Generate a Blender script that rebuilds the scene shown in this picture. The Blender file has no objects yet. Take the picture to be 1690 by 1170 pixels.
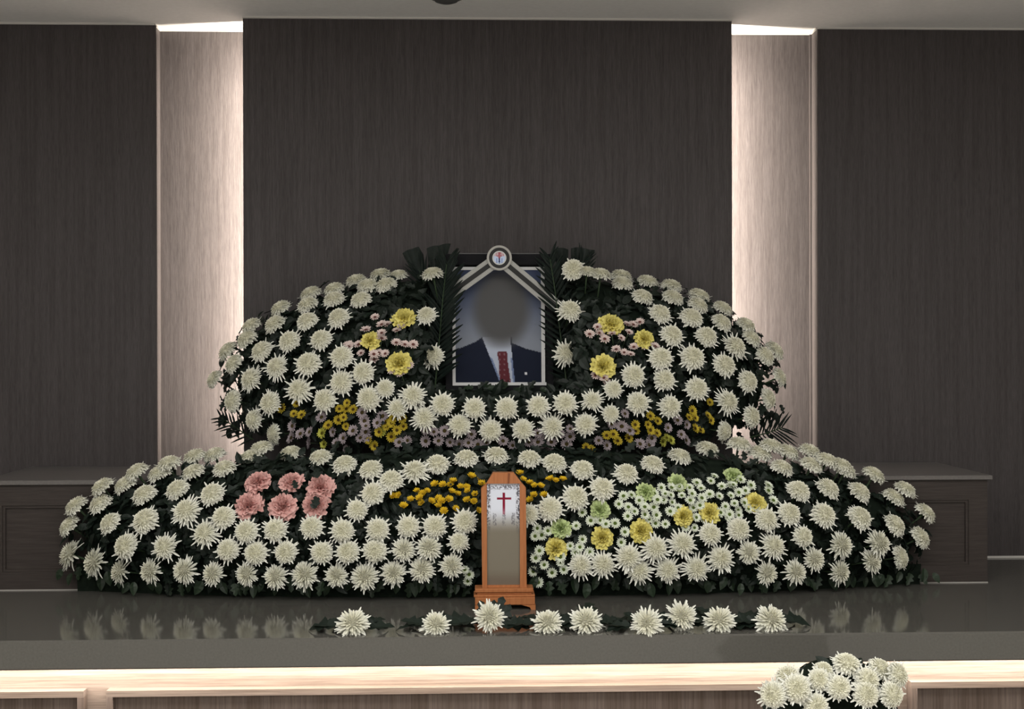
import bpy, math, random
from mathutils import Vector, Matrix
R = math.radians
random.seed(7)
scene = bpy.context.scene
col = scene.collection

# ------------------------------------------------------------------ camera
EYE = 1.6
CAM = Vector((-0.0487, 0.0, EYE))
F = 2000.0
YAW, PITCH, ROLL = 0.03064, -0.00119, -0.00233
fwd = Vector((math.sin(YAW)*math.cos(PITCH), math.cos(YAW)*math.cos(PITCH), math.sin(PITCH)))
rt0 = Vector((math.cos(YAW), -math.sin(YAW), 0))
up0 = rt0.cross(fwd)
RT = rt0*math.cos(ROLL) + up0*math.sin(ROLL)
UP = up0*math.cos(ROLL) - rt0*math.sin(ROLL)
cd = bpy.data.cameras.new('camera')
cam = bpy.data.objects.new('camera', cd)
col.objects.link(cam)
cd.sensor_width = 36.0
cd.lens = F/1690*36.0
cd.clip_start = 0.05
M = Matrix((RT, UP, -fwd)).transposed().to_4x4()
M.translation = CAM
cam.matrix_world = M
scene.camera = cam

# ------------------------------------------------------------------ light
scene.view_settings.view_transform = 'Standard'
scene.view_settings.look = 'None'
scene.view_settings.exposure = 0.0
scene.view_settings.gamma = 1.0
scene.view_settings.use_curve_mapping = False
w = bpy.data.worlds.new('world')
scene.world = w
w.use_nodes = True
w.node_tree.nodes['Background'].inputs[0].default_value = (0.05, 0.05, 0.055, 1)
w.node_tree.nodes['Background'].inputs[1].default_value = 0.2


def area(name, loc, direction, sx, sy, power, color, spread=180):
    l = bpy.data.lights.new(name, 'AREA')
    l.shape = 'RECTANGLE'
    l.size, l.size_y, l.energy, l.color = sx, sy, power, color
    l.spread = R(spread)
    o = bpy.data.objects.new(name, l)
    o.location = loc
    o.rotation_euler = Vector(direction).to_track_quat('-Z', 'Y').to_euler()
    col.objects.link(o)
    return o


CEIL = 2.713
DECK = EYE - 0.708
SLAB = 0.0735
RTOP = EYE - 0.3776
YF, YR = 3.027, 3.674
WARM = (1.0, 0.885, 0.745)
# the room's own ceiling lights, in front of the altar and behind the camera
area('ceiling_light_near', (0.0, 1.45, CEIL-0.02), (0, 0, -1), 4.2, 1.0, 66, (1.0, 0.985, 0.95))
area('ceiling_light_far', (0.0, -1.4, CEIL-0.02), (0, 0, -1), 4.2, 1.2, 100, (1.0, 0.985, 0.94))
# led strips hidden behind the two edges of the centre panel (wash the recesses)
for s in (-1, 1):
    area('led_strip_light', (s*0.745, 4.066, 1.93), (s*0.55, 0.83, 0), 0.020, 1.40, 50, WARM)
# led strip hidden under the lip of the altar slab
area('led_strip_light', (0, 3.080, DECK-SLAB-0.004), (0, 0.45, -0.9), 4.6, 0.014, 38, (1.0, 0.94, 0.86))


# ------------------------------------------------------------------ helpers
def at(px, py, Y):
    """world point on the plane y = Y seen at photo pixel px, py"""
    d = fwd + RT*((px-845.0)/F) + UP*((585.0-py)/F)
    return CAM + d*(Y/d.y)


def pxm(Y):
    return Y/F


def new_mat(name, color, rough=0.6, spec=0.3):
    m = bpy.data.materials.new(name)
    m.use_nodes = True
    b = m.node_tree.nodes['Principled BSDF']
    b.inputs['Base Color'].default_value = (*color, 1)
    b.inputs['Roughness'].default_value = rough
    b.inputs['Specular IOR Level'].default_value = spec
    return m


def noise_mat(name, c1, c2, scale, rough=0.6, spec=0.3, stretch=(1, 1, 1), detail=5, lo=0.35, hi=0.65, bump=0.0, c3=None):
    m = new_mat(name, c1, rough, spec)
    nt = m.node_tree
    b = nt.nodes['Principled BSDF']
    tc = nt.nodes.new('ShaderNodeTexCoord')
    mp = nt.nodes.new('ShaderNodeMapping')
    mp.inputs['Scale'].default_value = stretch
    nz = nt.nodes.new('ShaderNodeTexNoise')
    nz.inputs['Scale'].default_value = scale
    nz.inputs['Detail'].default_value = detail
    nz.inputs['Roughness'].default_value = 0.65
    cr = nt.nodes.new('ShaderNodeValToRGB')
    cr.color_ramp.elements[0].position = lo
    cr.color_ramp.elements[0].color = (*c1, 1)
    cr.color_ramp.elements[1].position = hi
    cr.color_ramp.elements[1].color = (*c2, 1)
    nt.links.new(tc.outputs['Object'], mp.inputs[0])
    nt.links.new(mp.outputs[0], nz.inputs['Vector'])
    nt.links.new(nz.outputs['Fac'], cr.inputs[0])
    out = cr.outputs[0]
    if c3:
        n2 = nt.nodes.new('ShaderNodeTexNoise')
        n2.inputs['Scale'].default_value = scale*0.12
        n2.inputs['Detail'].default_value = 3
        nt.links.new(mp.outputs[0], n2.inputs['Vector'])
        mx = nt.nodes.new('ShaderNodeMix')
        mx.data_type = 'RGBA'
        mx.blend_type = 'MULTIPLY'
        mx.inputs[0].default_value = 1.0
        c2r = nt.nodes.new('ShaderNodeValToRGB')
        c2r.color_ramp.elements[0].position = 0.35
        c2r.color_ramp.elements[0].color = (*c3, 1)
        c2r.color_ramp.elements[1].position = 0.62
        c2r.color_ramp.elements[1].color = (1, 1, 1, 1)
        nt.links.new(n2.outputs['Fac'], c2r.inputs[0])
        nt.links.new(out, mx.inputs[6])
        nt.links.new(c2r.outputs[0], mx.inputs[7])
        out = mx.outputs[2]
    nt.links.new(out, b.inputs['Base Color'])
    if bump:
        bp = nt.nodes.new('ShaderNodeBump')
        bp.inputs['Strength'].default_value = bump
        bp.inputs['Distance'].default_value = 0.002
        nt.links.new(nz.outputs['Fac'], bp.inputs['Height'])
        nt.links.new(bp.outputs[0], b.inputs['Normal'])
    return m


def attr_mat(name, rough=0.6, spec=0.25, sub=0.0):
    """colour comes from the mesh's own colour attribute (petal tint, flat print)"""
    m = new_mat(name, (1, 1, 1), rough, spec)
    nt = m.node_tree
    a = nt.nodes.new('ShaderNodeAttribute')
    a.attribute_name = 'Col'
    nt.links.new(a.outputs['Color'], nt.nodes['Principled BSDF'].inputs['Base Color'])
    return m


class MB:
    def __init__(self):
        self.v, self.f, self.c = [], [], []

    def box(self, x0, x1, y0, y1, z0, z1, bev=0.0):
        i = len(self.v)
        if bev <= 0:
            self.v += [(x, y, z) for x in (x0, x1) for y in (y0, y1) for z in (z0, z1)]
            self.f += [tuple(i+k for k in q) for q in ((0, 1, 3, 2), (4, 6, 7, 5), (0, 4, 5, 1), (2, 3, 7, 6), (0, 2, 6, 4), (1, 5, 7, 3))]
        else:
            b = bev     # long bevels on the four x-running and four z-running front edges: octagonal section in y/z, capped
            sec = [(y0+b, z0), (y1-b, z0), (y1, z0+b), (y1, z1-b), (y1-b, z1), (y0+b, z1), (y0, z1-b), (y0, z0+b)]
            for x in (x0, x0+b, x1-b, x1):
                k = b if x in (x0, x1) else 0
                cy, cz = (y0+y1)/2, (z0+z1)/2
                for (y, z) in sec:
                    yy = y + (k if y < cy else -k)*0.6
                    zz = z + (k if z < cz else -k)*0.6
                    self.v.append((x, yy, zz))
            for a in range(3):
                for n in range(8):
                    m2 = (n+1) % 8
                    self.f.append((i+a*8+n, i+a*8+m2, i+a*8+8+m2, i+a*8+8+n))
            self.f.append(tuple(i+n for n in range(7, -1, -1)))
            self.f.append(tuple(i+24+n for n in range(8)))
        return self

    def tube(self, pts, rad, n=8, cap=True):
        i0 = len(self.v)
        pts = [Vector(p) for p in pts]
        rr = rad if isinstance(rad, (list, tuple)) else [rad]*len(pts)
        for k, p in enumerate(pts):
            d = (pts[min(k+1, len(pts)-1)]-pts[max(k-1, 0)]).normalized()
            a = d.orthogonal().normalized()
            b = d.cross(a)
            for j in range(n):
                t = 2*math.pi*j/n
                self.v.append(tuple(p+(a*math.cos(t)+b*math.sin(t))*rr[k]))
        for k in range(len(pts)-1):
            for j in range(n):
                q = (j+1) % n
                self.f.append((i0+k*n+j, i0+k*n+q, i0+k*n+n+q, i0+k*n+n+j))
        if cap:
            self.f.append(tuple(i0+j for j in range(n-1, -1, -1)))
            e = i0+(len(pts)-1)*n
            self.f.append(tuple(e+j for j in range(n)))
        return self

    def lathe(self, prof, n=32, ax='z', c=(0, 0, 0)):
        i0 = len(self.v)
        for (r, h) in prof:
            for j in range(n):
                t = 2*math.pi*j/n
                p = (r*math.cos(t), r*math.sin(t), h)
                if ax == 'y':
                    p = (p[0], -p[2], p[1])
                self.v.append((p[0]+c[0], p[1]+c[1], p[2]+c[2]))
        for k in range(len(prof)-1):
            for j in range(n):
                q = (j+1) % n
                self.f.append((i0+k*n+j, i0+k*n+q, i0+k*n+n+q, i0+k*n+n+j))
        return self

    def mesh(self, name, m, smooth=False):
        me = bpy.data.meshes.new(name)
        me.from_pydata([tuple(v) for v in self.v], [], self.f)
        if self.c:
            a = me.color_attributes.new('Col', 'FLOAT_COLOR', 'POINT')
            flat = []
            for c in self.c:
                flat += [c[0], c[1], c[2], 1.0]
            a.data.foreach_set('color', flat)
        if smooth:
            me.polygons.foreach_set('use_smooth', [True]*len(me.polygons))
        if m:
            me.materials.append(m)
        me.update()
        return me


def link(name, me, parent=None, loc=None):
    o = bpy.data.objects.new(name, me)
    col.objects.link(o)
    if parent:
        o.parent = parent
    if loc is not None:
        o.location = loc
    return o


def empty(name, loc=(0, 0, 0)):
    o = bpy.data.objects.new(name, None)
    o.empty_display_size = 0.02
    o.location = loc
    col.objects.link(o)
    return o


def tag(o, label, cat, group=None):
    o['label'] = label
    o['category'] = cat
    if group:
        o['group'] = group
    return o


def struct(name, mb, m):
    o = link(name, mb.mesh(name, m))
    o['kind'] = 'structure'
    return o


def lin(c):
    return tuple((x/255/12.92 if x/255 <= 0.04045 else ((x/255+0.055)/1.055)**2.4) for x in c)


ORD = ('first second third fourth fifth sixth seventh eighth ninth tenth eleventh twelfth thirteenth fourteenth fifteenth '
       'sixteenth seventeenth eighteenth nineteenth twentieth').split()


def ordinal(i):
    if i < 20:
        return ORD[i]
    tens = ['twenty', 'thirty', 'forty', 'fifty', 'sixty'][(i+1)//10-2]
    u = (i+1) % 10
    return tens+'-'+ORD[u-1] if u else {'twenty': 'twentieth', 'thirty': 'thirtieth', 'forty': 'fortieth', 'fifty': 'fiftieth'}[tens]


# ------------------------------------------------------------------ materials
WOOD = noise_mat('dark_oak_veneer', (0.040, 0.036, 0.037), (0.098, 0.086, 0.086), 34, 0.55, 0.25, (22, 22, 0.7), 6, 0.28, 0.74, 0.25, (0.80, 0.79, 0.78))
WOODH = noise_mat('oak_veneer_along', (0.12, 0.088, 0.070), (0.23, 0.18, 0.148), 24, 0.55, 0.25, (0.22, 9, 9), 6, 0.3, 0.72, 0.2, (0.7, 0.66, 0.62))
WOODP = noise_mat('oak_veneer_panel', (0.11, 0.080, 0.066), (0.21, 0.162, 0.136), 24, 0.55, 0.25, (9, 9, 0.25), 6, 0.3, 0.72, 0.2, (0.7, 0.66, 0.62))
WOODR = noise_mat('riser_veneer', (0.034, 0.027, 0.024), (0.060, 0.049, 0.044), 24, 0.5, 0.25, (0.4, 9, 9), 6, 0.3, 0.72, 0.2)
STONE = noise_mat('polished_grey_stone', (0.096, 0.092, 0.081), (0.116, 0.111, 0.099), 180, 0.085, 0.42, (1, 1, 1), 4, 0.3, 0.7)
STONE_R = noise_mat('honed_grey_stone', (0.12, 0.11, 0.105), (0.155, 0.145, 0.138), 160, 0.35, 0.4, (1, 1, 1), 4, 0.3, 0.7)
CEILM = noise_mat('ceiling_paint', (0.80, 0.79, 0.77), (0.84, 0.83, 0.81), 60, 0.9, 0.1)
WALLM = noise_mat('room_wall_paint', (0.58, 0.56, 0.53), (0.62, 0.60, 0.57), 20, 0.8, 0.1)
FLOORM = noise_mat('floor_tile', (0.50, 0.48, 0.46), (0.56, 0.54, 0.52), 12, 0.35, 0.4)
WHITE = new_mat('white_sealant', (0.62, 0.60, 0.57), 0.7)
LEDM = new_mat('led_diffuser', (0.8, 0.75, 0.7), 0.4)
LEDM.node_tree.nodes['Principled BSDF'].inputs['Emission Color'].default_value = (*WARM, 1)
LEDM.node_tree.nodes['Principled BSDF'].inputs['Emission Strength'].default_value = 3.0
BLACK = new_mat('black_lacquer', (0.010, 0.010, 0.012), 0.6, 0.08)
PETAL = attr_mat('petal', 0.65, 0.15)
LEAF = noise_mat('dark_leaf', (0.007, 0.012, 0.009), (0.013, 0.022, 0.015), 40, 0.5, 0.3)
LEAF_B = noise_mat('fresh_dark_leaf', (0.011, 0.022, 0.011), (0.022, 0.040, 0.020), 40, 0.45, 0.35)
FOAM = noise_mat('dark_moss', (0.006, 0.010, 0.007), (0.012, 0.018, 0.012), 80, 0.9, 0.1)  # near-black green for the bank cores, skirt and wreath body
PALM = noise_mat('palm_leaf', (0.007, 0.012, 0.010), (0.013, 0.021, 0.017), 30, 0.45, 0.4)
STEM = new_mat('green_stem', (0.035, 0.06, 0.028), 0.6)
TABW = noise_mat('orange_tablet_wood', (0.36, 0.125, 0.042), (0.47, 0.18, 0.068), 30, 0.45, 0.3, (6, 6, 0.4), 5, 0.3, 0.7)
PRINT = attr_mat('printed_paper', 0.7, 0.06)
RIB_L = noise_mat('silver_ribbon', (0.34, 0.34, 0.32), (0.42, 0.42, 0.40), 300, 0.5, 0.3)
RIB_D = new_mat('black_ribbon', (0.022, 0.022, 0.022), 0.6)

# ------------------------------------------------------------------ setting
struct('floor', MB().box(-3.2, 3.2, -3.0, 4.3, -0.1, 0.0), FLOORM)
struct('ceiling', MB().box(-3.2, 3.2, -3.0, 4.3, CEIL, CEIL+0.1), CEILM)
struct('wall_left', MB().box(-3.3, -3.2, -3.0, 4.3, 0, CEIL), WALLM)
struct('wall_right', MB().box(3.2, 3.3, -3.0, 4.3, 0, CEIL), WALLM)
struct('wall_front', MB().box(-3.3, 3.3, -3.1, -3.0, 0, CEIL), WALLM)
struct('wall_back', MB().box(-3.2, 3.2, 4.2, 4.3, 0, CEIL), WOOD)
W1, W2, Y1, Y2 = 0.8122, 1.1272, 4.0288, 4.119
# the centre panel is a shallow hollow box, its led strips set inside behind the side lips
struct('wall_center', MB().box(-W1, W1, Y1, 4.044, RTOP, CEIL).box(-W1, -W1+0.012, 4.044, 4.080, RTOP, CEIL).box(W1-0.012, W1, 4.044, 4.080, RTOP, CEIL), WOOD)
struct('wall_back_left', MB().box(-3.2, -W2, Y2, 4.2, 0, CEIL), WOOD)
struct('wall_back_right', MB().box(W2, 3.2, Y2, 4.2, 0, CEIL), WOOD)
struct('trim_1', MB().box(-W1, W1, Y1-0.008, Y1, CEIL-0.006, CEIL), WHITE)
struct('trim_2', MB().box(-3.2, -W2, Y2-0.006, Y2, CEIL-0.006, CEIL), WHITE)
struct('trim_3', MB().box(W2, 3.2, Y2-0.006, Y2, CEIL-0.006, CEIL), WHITE)
struct('trim_4', MB().box(-W2, -W2+0.006, Y2, 4.2, CEIL-0.005, CEIL).box(-W2+0.006, -W1, 4.194, 4.2, CEIL-0.005, CEIL), WHITE)
struct('trim_5', MB().box(W2-0.006, W2, Y2, 4.2, CEIL-0.005, CEIL).box(W1, W2-0.006, 4.194, 4.2, CEIL-0.005, CEIL), WHITE)
struct('trim_6', MB().box(-W2, -W2+0.007, Y2, Y2+0.007, DECK, CEIL-0.006), WOOD)
struct('trim_7', MB().box(W2-0.007, W2, 4.19, 4.2, DECK, CEIL-0.006), WOOD)
struct('baseboard_back', MB().box(-2.6, -W2, Y2-0.006, Y2, DECK, DECK+0.006).box(W2, 2.6, Y2-0.006, Y2, DECK, DECK+0.006), WHITE)

d = tag(empty('ceiling_detector', (-0.135, 3.775, CEIL)), 'small round grey detector on the ceiling above the altar, cut by the frame', 'detector')
link('base', MB().lathe([(0.0, 0), (0.056, 0), (0.056, -0.006), (0.048, -0.010), (0, -0.010)], 32).mesh('base', new_mat('grey_plastic', (0.16, 0.16, 0.15), 0.6)), d)
link('dome', MB().lathe([(0.040, -0.010), (0.036, -0.018), (0.022, -0.023), (0, -0.024)], 28).mesh('dome', new_mat('dark_plastic', (0.09, 0.09, 0.09), 0.5)), d)

for s in (-1, 1):
    t = tag(empty('led_strip', (s*0.745, 4.060, 1.23)),
            'hidden led strip behind the %s edge of the centre wall panel' % ('left' if s < 0 else 'right'), 'light', 'led strips behind the centre panel')
    link('channel', MB().box(-0.010, 0.010, -0.0015, 0.002, 0, 1.40).mesh('channel', BLACK), t)
    link('diffuser', MB().box(-0.006, 0.006, 0.002, 0.0045, 0.0, 1.40).mesh('diffuser', LEDM), t)

# ---- altar platform
plat = tag(empty('altar_platform', (0, YF, 0)), 'long altar platform with polished grey stone slab over lit wooden panelled front', 'altar')


def loc_box(mb, x0, x1, y0, y1, z0, z1, org, bev=0):
    return mb.box(x0-org[0], x1-org[0], y0-org[1], y1-org[1], z0-org[2], z1-org[2], bev)


PO = (0, YF, 0)
link('stone_slab', loc_box(MB(), -2.9, 2.9, YF, 4.119, DECK-SLAB, DECK, PO, 0.004).mesh('stone_slab', STONE), plat)
YB = 3.125
link('lit_board', loc_box(MB(), -2.9, 2.9, YB, YB+0.02, 0.0, DECK-SLAB, PO).mesh('lit_board', WOODH), plat)


def pxx(px, Y):
    return at(px, 1140, Y).x


zt = at(845, 1133, YB-0.03).z
xs = [(-2.85, pxx(144, YB)), (pxx(181, YB), pxx(1460, YB)), (pxx(1497, YB), 2.85)]
for (x0, x1) in xs:
    fr = link('panel_frame', None or bpy.data.meshes.new('panel_frame'), plat)
    fr.data.materials.append(WOODH)
    bw, z0 = 0.016, 0.10
    for nm, (a, b, c, e) in (('top_moulding', (x0, x1, zt-bw, zt)), ('bottom_moulding', (x0, x1, z0, z0+bw)),
                             ('side_moulding', (x0, x0+bw, z0+bw, zt-bw)), ('side_moulding', (x1-bw, x1, z0+bw, zt-bw))):
        link(nm, loc_box(MB(), a, b, YB-0.030, YB-0.0002, c, e, PO).mesh(nm, WOODH if 'side' not in nm else WOODP), fr)
    link('inset_panel', loc_box(MB(), x0+bw, x1-bw, YB-0.003, YB-0.0002, z0+bw, zt-bw, PO).mesh('inset_panel', WOODP), fr)
    # the frame itself keeps a thin backing so that it is one solid piece
    mbk = loc_box(MB(), x0+0.002, x1-0.002, YB-0.0015, YB-0.0002, z0+0.002, zt-0.002, PO)
    me = mbk.mesh('panel_frame', WOODP)
    fr.data = me
led = tag(empty('led_strip', (0, 3.08, DECK-SLAB)), 'hidden led strip under the lip of the stone altar slab', 'light')
link('channel', MB().box(-2.3, 2.3, -0.008, 0.008, -0.004, 0).mesh('channel', LEDM), led)
link('lip', MB().box(-2.3, 2.3, -0.011, -0.008, -0.007, 0).mesh('lip', BLACK), led)

# ---- riser
RO = (0, YR, DECK)
ris = tag(empty('altar_riser', RO), 'dark wooden riser with grey stone top standing against the back wall', 'altar step')
RX = 1.535
link('stone_top', loc_box(MB(), -RX, RX, YR-0.012, Y2-0.001, RTOP-0.014, RTOP, RO, 0.002).mesh('stone_top', STONE_R), ris)
link('body', loc_box(MB(), -RX+0.012, RX-0.012, YR+0.012, Y2-0.001, DECK, RTOP-0.014, RO).mesh('body', WOODR), ris)
zb, zu = DECK+0.055, RTOP-0.014-0.062
link('top_rail', loc_box(MB(), -RX+0.012, RX-0.012, YR, YR+0.012, zu, RTOP-0.014, RO).mesh('top_rail', WOODR), ris)
link('bottom_rail', loc_box(MB(), -RX+0.012, RX-0.012, YR, YR+0.012, DECK, zb, RO).mesh('bottom_rail', WOODR), ris)
edges = [-RX+0.012, -0.53, 0.53, RX-0.012]
for k, x in enumerate(edges):
    if k in (0, 3):
        a, b = (x, x+0.058) if k == 0 else (x-0.058, x)
    else:
        a, b = x-0.03, x+0.03
    link('stile', loc_box(MB(), a, b, YR, YR+0.012, zb, zu, RO).mesh('stile', WOODR), ris)
for k in range(3):
    a = edges[k]+(0.058 if k == 0 else 0.03)
    b = edges[k+1]-(0.058 if k == 2 else 0.03)
    pn = link('inset_panel', loc_box(MB(), a, b, YR+0.0105, YR+0.0119, zb, zu, RO).mesh('inset_panel', WOODR), ris)
    fm = MB()
    for (p, q, r_, s_) in ((a, b, zu-0.008, zu), (a, b, zb, zb+0.008), (a, a+0.008, zb+0.008, zu-0.008), (b-0.008, b, zb+0.008, zu-0.008)):
        loc_box(fm, p, q, YR+0.004, YR+0.0104, r_, s_, RO)
    link('bead', fm.mesh('bead', WOODR), pn)
link('sealant_line', loc_box(MB(), -RX+0.012, RX-0.012, YR-0.004, YR-0.0002, DECK, DECK+0.003, RO).mesh('sealant_line', new_mat('grey_sealant', (0.36, 0.34, 0.32), .7)), ris)


# ------------------------------------------------------------------ flower meshes (unit radius, axis +Z)
def petal(mb, phi, theta, curl, L, w, rb, hb, c0, c1, n=4, cup=0.25, spoon=0.0, rng=random, ruffle=0.0):
    cp, sp = math.cos(phi), math.sin(phi)
    r, z = rb, hb
    th = theta
    i = len(mb.v)
    for k in range(n+1):
        s = k/n
        wk = w*(0.40+0.60*math.sin(math.pi*min(1, 0.12+s*0.80)))*(1+spoon*(s-0.4))
        if k == n:
            wk *= 0.55
        nr, nz = math.cos(th), -math.sin(th)      # outward normal of the petal in its r,z plane
        up_ = -cup*wk
        for side in (-1, 0, 1):
            o_ = up_ if side else 0.0
            rr, zz = r+nr*o_, z+nz*o_
            if ruffle and side:
                rr += rng.uniform(-ruffle, ruffle)*s
                zz += rng.uniform(-ruffle, ruffle)*s
            t = side*wk*0.5
            mb.v.append((rr*cp-t*sp, rr*sp+t*cp, zz))
            mb.c.append(tuple(c0[q]*(1-s)+c1[q]*s for q in range(3)))
        if k < n:
            th = theta+curl*(s+0.5/n)
            r += L/n*math.sin(th)
            z += L/n*math.cos(th)
    for k in range(n):
        a = i+k*3
        mb.f += [(a, a+1, a+4, a+3), (a+1, a+2, a+5, a+4)]


GA = math.pi*(3-math.sqrt(5))


def mum_meshes(kind, seed):
    g = random.Random(seed)
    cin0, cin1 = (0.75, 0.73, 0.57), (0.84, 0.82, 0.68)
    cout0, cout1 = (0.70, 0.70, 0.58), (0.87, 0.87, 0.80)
    inner, outer = MB(), MB()
    #        count radius height length width tilt curl
    N, Rd, fl, L0, wd, tilt, cu0 = {'full': (270, 0.56, 0.72, 0.20, 0.12, 46, -24), 'quill': (120, 0.44, 0.88, 0.32, 0.10, 12, -22),
                                    'flat': (240, 0.58, 0.62, 0.21, 0.125, 44, -24), 'spider': (190, 0.47, 0.80, 0.25, 0.105, 28, -20)}[kind]
    # dense heart the petals grow from
    i0 = len(inner.v)
    inner.lathe([(Rd*0.3, -0.16), (Rd*0.80, -0.04), (Rd*0.86, 0.08), (Rd*0.70, Rd*fl*0.60), (Rd*0.42, Rd*fl*0.82), (0.001, Rd*fl*0.90)], 20)
    inner.c += [tuple((0.45 if kind == 'quill' else 0.85)*c for c in cin0)]*(len(inner.v)-i0)  # quill heart coloured darker: shade painted into the gaps between its petals
    for k in range(N):
        t = (k+0.5)/N
        phi = k*GA+g.uniform(-.12, .12)
        po = math.acos(max(-1, 1-t*1.16))            # even cover of the dome
        tl = R(tilt)*min(1, t*2.2)*(1 if t > .12 else -0.8) + R(g.uniform(-12, 12))
        L = L0*(0.48+0.90*t**0.7)*g.uniform(0.82, 1.18)
        tint = g.uniform(0.93, 1.04)
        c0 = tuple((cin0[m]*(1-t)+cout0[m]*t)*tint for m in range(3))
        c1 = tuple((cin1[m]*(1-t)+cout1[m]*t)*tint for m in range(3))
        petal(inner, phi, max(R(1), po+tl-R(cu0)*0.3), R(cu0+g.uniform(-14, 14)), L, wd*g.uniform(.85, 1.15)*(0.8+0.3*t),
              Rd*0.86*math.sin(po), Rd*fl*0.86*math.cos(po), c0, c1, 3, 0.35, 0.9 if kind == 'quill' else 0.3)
    NO = {'full': 24, 'quill': 24, 'flat': 24, 'spider': 28}[kind]
    for k in range(NO):
        phi = k*2*math.pi/NO+g.uniform(-.16, .16)
        th = R(g.uniform(80, 112))
        L = {'full': g.uniform(.58, .84), 'spider': g.uniform(.66, .95), 'flat': g.uniform(.56, .78), 'quill': g.uniform(.62, .90)}[kind]
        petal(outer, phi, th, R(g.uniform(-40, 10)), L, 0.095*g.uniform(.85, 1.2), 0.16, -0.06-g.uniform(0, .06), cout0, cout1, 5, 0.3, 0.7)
    return inner.mesh('inner_petals', PETAL), outer.mesh('outer_petals', PETAL)


MUM = {k: [mum_meshes(k, 11*j+ord(k[0])) for j in range(n)] for k, n in (('full', 4), ('quill', 4), ('flat', 3), ('spider', 4))}
STEM_ME = MB().tube([(0, 0, 0.02), (0.02, 0.01, -0.8), (0.0, 0.03, -1.7)], [0.10, 0.055, 0.05], 6).mesh('stem', STEM, True)
LONGSTEM_ME = MB().tube([(0, 0, 0.0), (0.03, 0.0, -2.6), (-0.02, 0.03, -5.4)], [0.16, 0.085, 0.08], 5).mesh('stem', STEM, True)


def carnation_meshes(cin, cout, seed, N=46):
    g = random.Random(seed)
    mb = MB()
    for k in range(N):
        t = (k+0.5)/N
        phi = k*GA
        theta = R(8+86*t**0.8)
        L = (0.55+0.42*t)*g.uniform(.78, 1.18)
        wmax = (0.34+0.34*t)
        cp, sp = math.cos(phi), math.sin(phi)
        i = len(mb.v)
        nn, mm = 3, 7
        r, z = 0.03+.06*t, 0.0
        tint = g.uniform(.92, 1.05)
        for a in range(nn+1):
            s = a/nn
            wk = wmax*(0.18+0.82*s**0.8)
            th = theta+R(18)*s*(1 if t > .4 else -0.6)
            for b in range(mm):
                u = b/(mm-1)-0.5
                wav = math.sin(u*17+k*1.7)*0.13*s + g.uniform(-.06, .06)*s
                jag = (0.07 if b % 2 else -0.05)*s if a == nn else 0
                rr = r+jag*math.sin(th)+wav*math.cos(th)-abs(u)*0.10*s
                zz = z+jag*math.cos(th)-wav*math.sin(th)
                tt = u*wk*2
                mb.v.append((rr*cp-tt*sp, rr*sp+tt*cp, zz))
                mb.c.append(tuple((cin[q]*(1-s)+cout[q]*s)*tint for q in range(3)))
            r += L/nn*math.sin(th)
            z += L/nn*math.cos(th)
        for a in range(nn):
            for b in range(mm-1):
                q = i+a*mm+b
                mb.f.append((q, q+1, q+mm+1, q+mm))
    return mb.mesh('petals', PETAL)


CARN = {'pink': [carnation_meshes((0.50, 0.17, 0.16), (0.82, 0.50, 0.46), s) for s in (1, 2, 3)],
        'yellow': [carnation_meshes((0.62, 0.50, 0.07), (0.86, 0.78, 0.26), s) for s in (4, 5, 6)],
        'green': [carnation_meshes((0.30, 0.42, 0.12), (0.64, 0.74, 0.38), s, 34) for s in (7, 8, 9)]}
CALYX = MB().lathe([(0.05, -0.75), (0.16, -0.65), (0.20, -0.2), (0.14, 0.05)], 10).mesh('calyx', STEM, True)


def daisy_meshes(c0, c1, n, theta, cup, width, seed, rings=1):
    g = random.Random(seed)
    mb = MB()
    for q in range(rings):
        for k in range(n):
            phi = (k+0.5*q)*2*math.pi/n+g.uniform(-.08, .08)
            petal(mb, phi, R(theta-16*q+g.uniform(-7, 7)), R(cup), (0.84-0.16*q)*g.uniform(.92, 1.08), width*g.uniform(.9, 1.1), 0.16, 0.0, c0, c1, 3, 0.2)
    return mb.mesh('petals', PETAL)


def disc_mesh(c, name='centre'):
    m = noise_mat('daisy_'+name, tuple(x*0.6 for x in c), c, 9, 0.8, 0.1)
    return MB().lathe([(0.10, -0.12), (0.36, 0.02), (0.35, 0.10), (0.22, 0.18), (0.0, 0.20)], 12).mesh('centre', m, True)


DAISY = {
    'pink': ([daisy_meshes((0.58, 0.44, 0.41), (0.78, 0.66, 0.62), 13, 62, 22, 0.34, s, 2) for s in (1, 2, 3)], disc_mesh((0.16, 0.06, 0.05))),
    'lavender': ([daisy_meshes((0.30, 0.255, 0.27), (0.43, 0.37, 0.39), 15, 74, 8, 0.30, s, 2) for s in (4, 5, 6)], disc_mesh((0.075, 0.055, 0.02))),
    'yellow': ([daisy_meshes((0.38, 0.27, 0.02), (0.56, 0.44, 0.05), 14, 70, 8, 0.32, s, 2) for s in (7, 8, 9)], disc_mesh((0.07, 0.042, 0.01))),
    'lime': ([daisy_meshes((0.34, 0.34, 0.03), (0.56, 0.56, 0.12), 14, 70, 8, 0.30, s, 2) for s in (10, 11)], disc_mesh((0.10, 0.09, 0.01))),
    'golden': ([daisy_meshes((0.58, 0.36, 0.012), (0.76, 0.52, 0.03), 12, 48, 10, 0.40, s, 2) for s in (12, 13, 14)], disc_mesh((0.40, 0.25, 0.015))),
    'white': ([daisy_meshes((0.66, 0.72, 0.50), (0.82, 0.86, 0.76), 15, 74, 6, 0.30, s, 2) for s in (15, 16, 17)], disc_mesh((0.10, 0.15, 0.03))),
}


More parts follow.
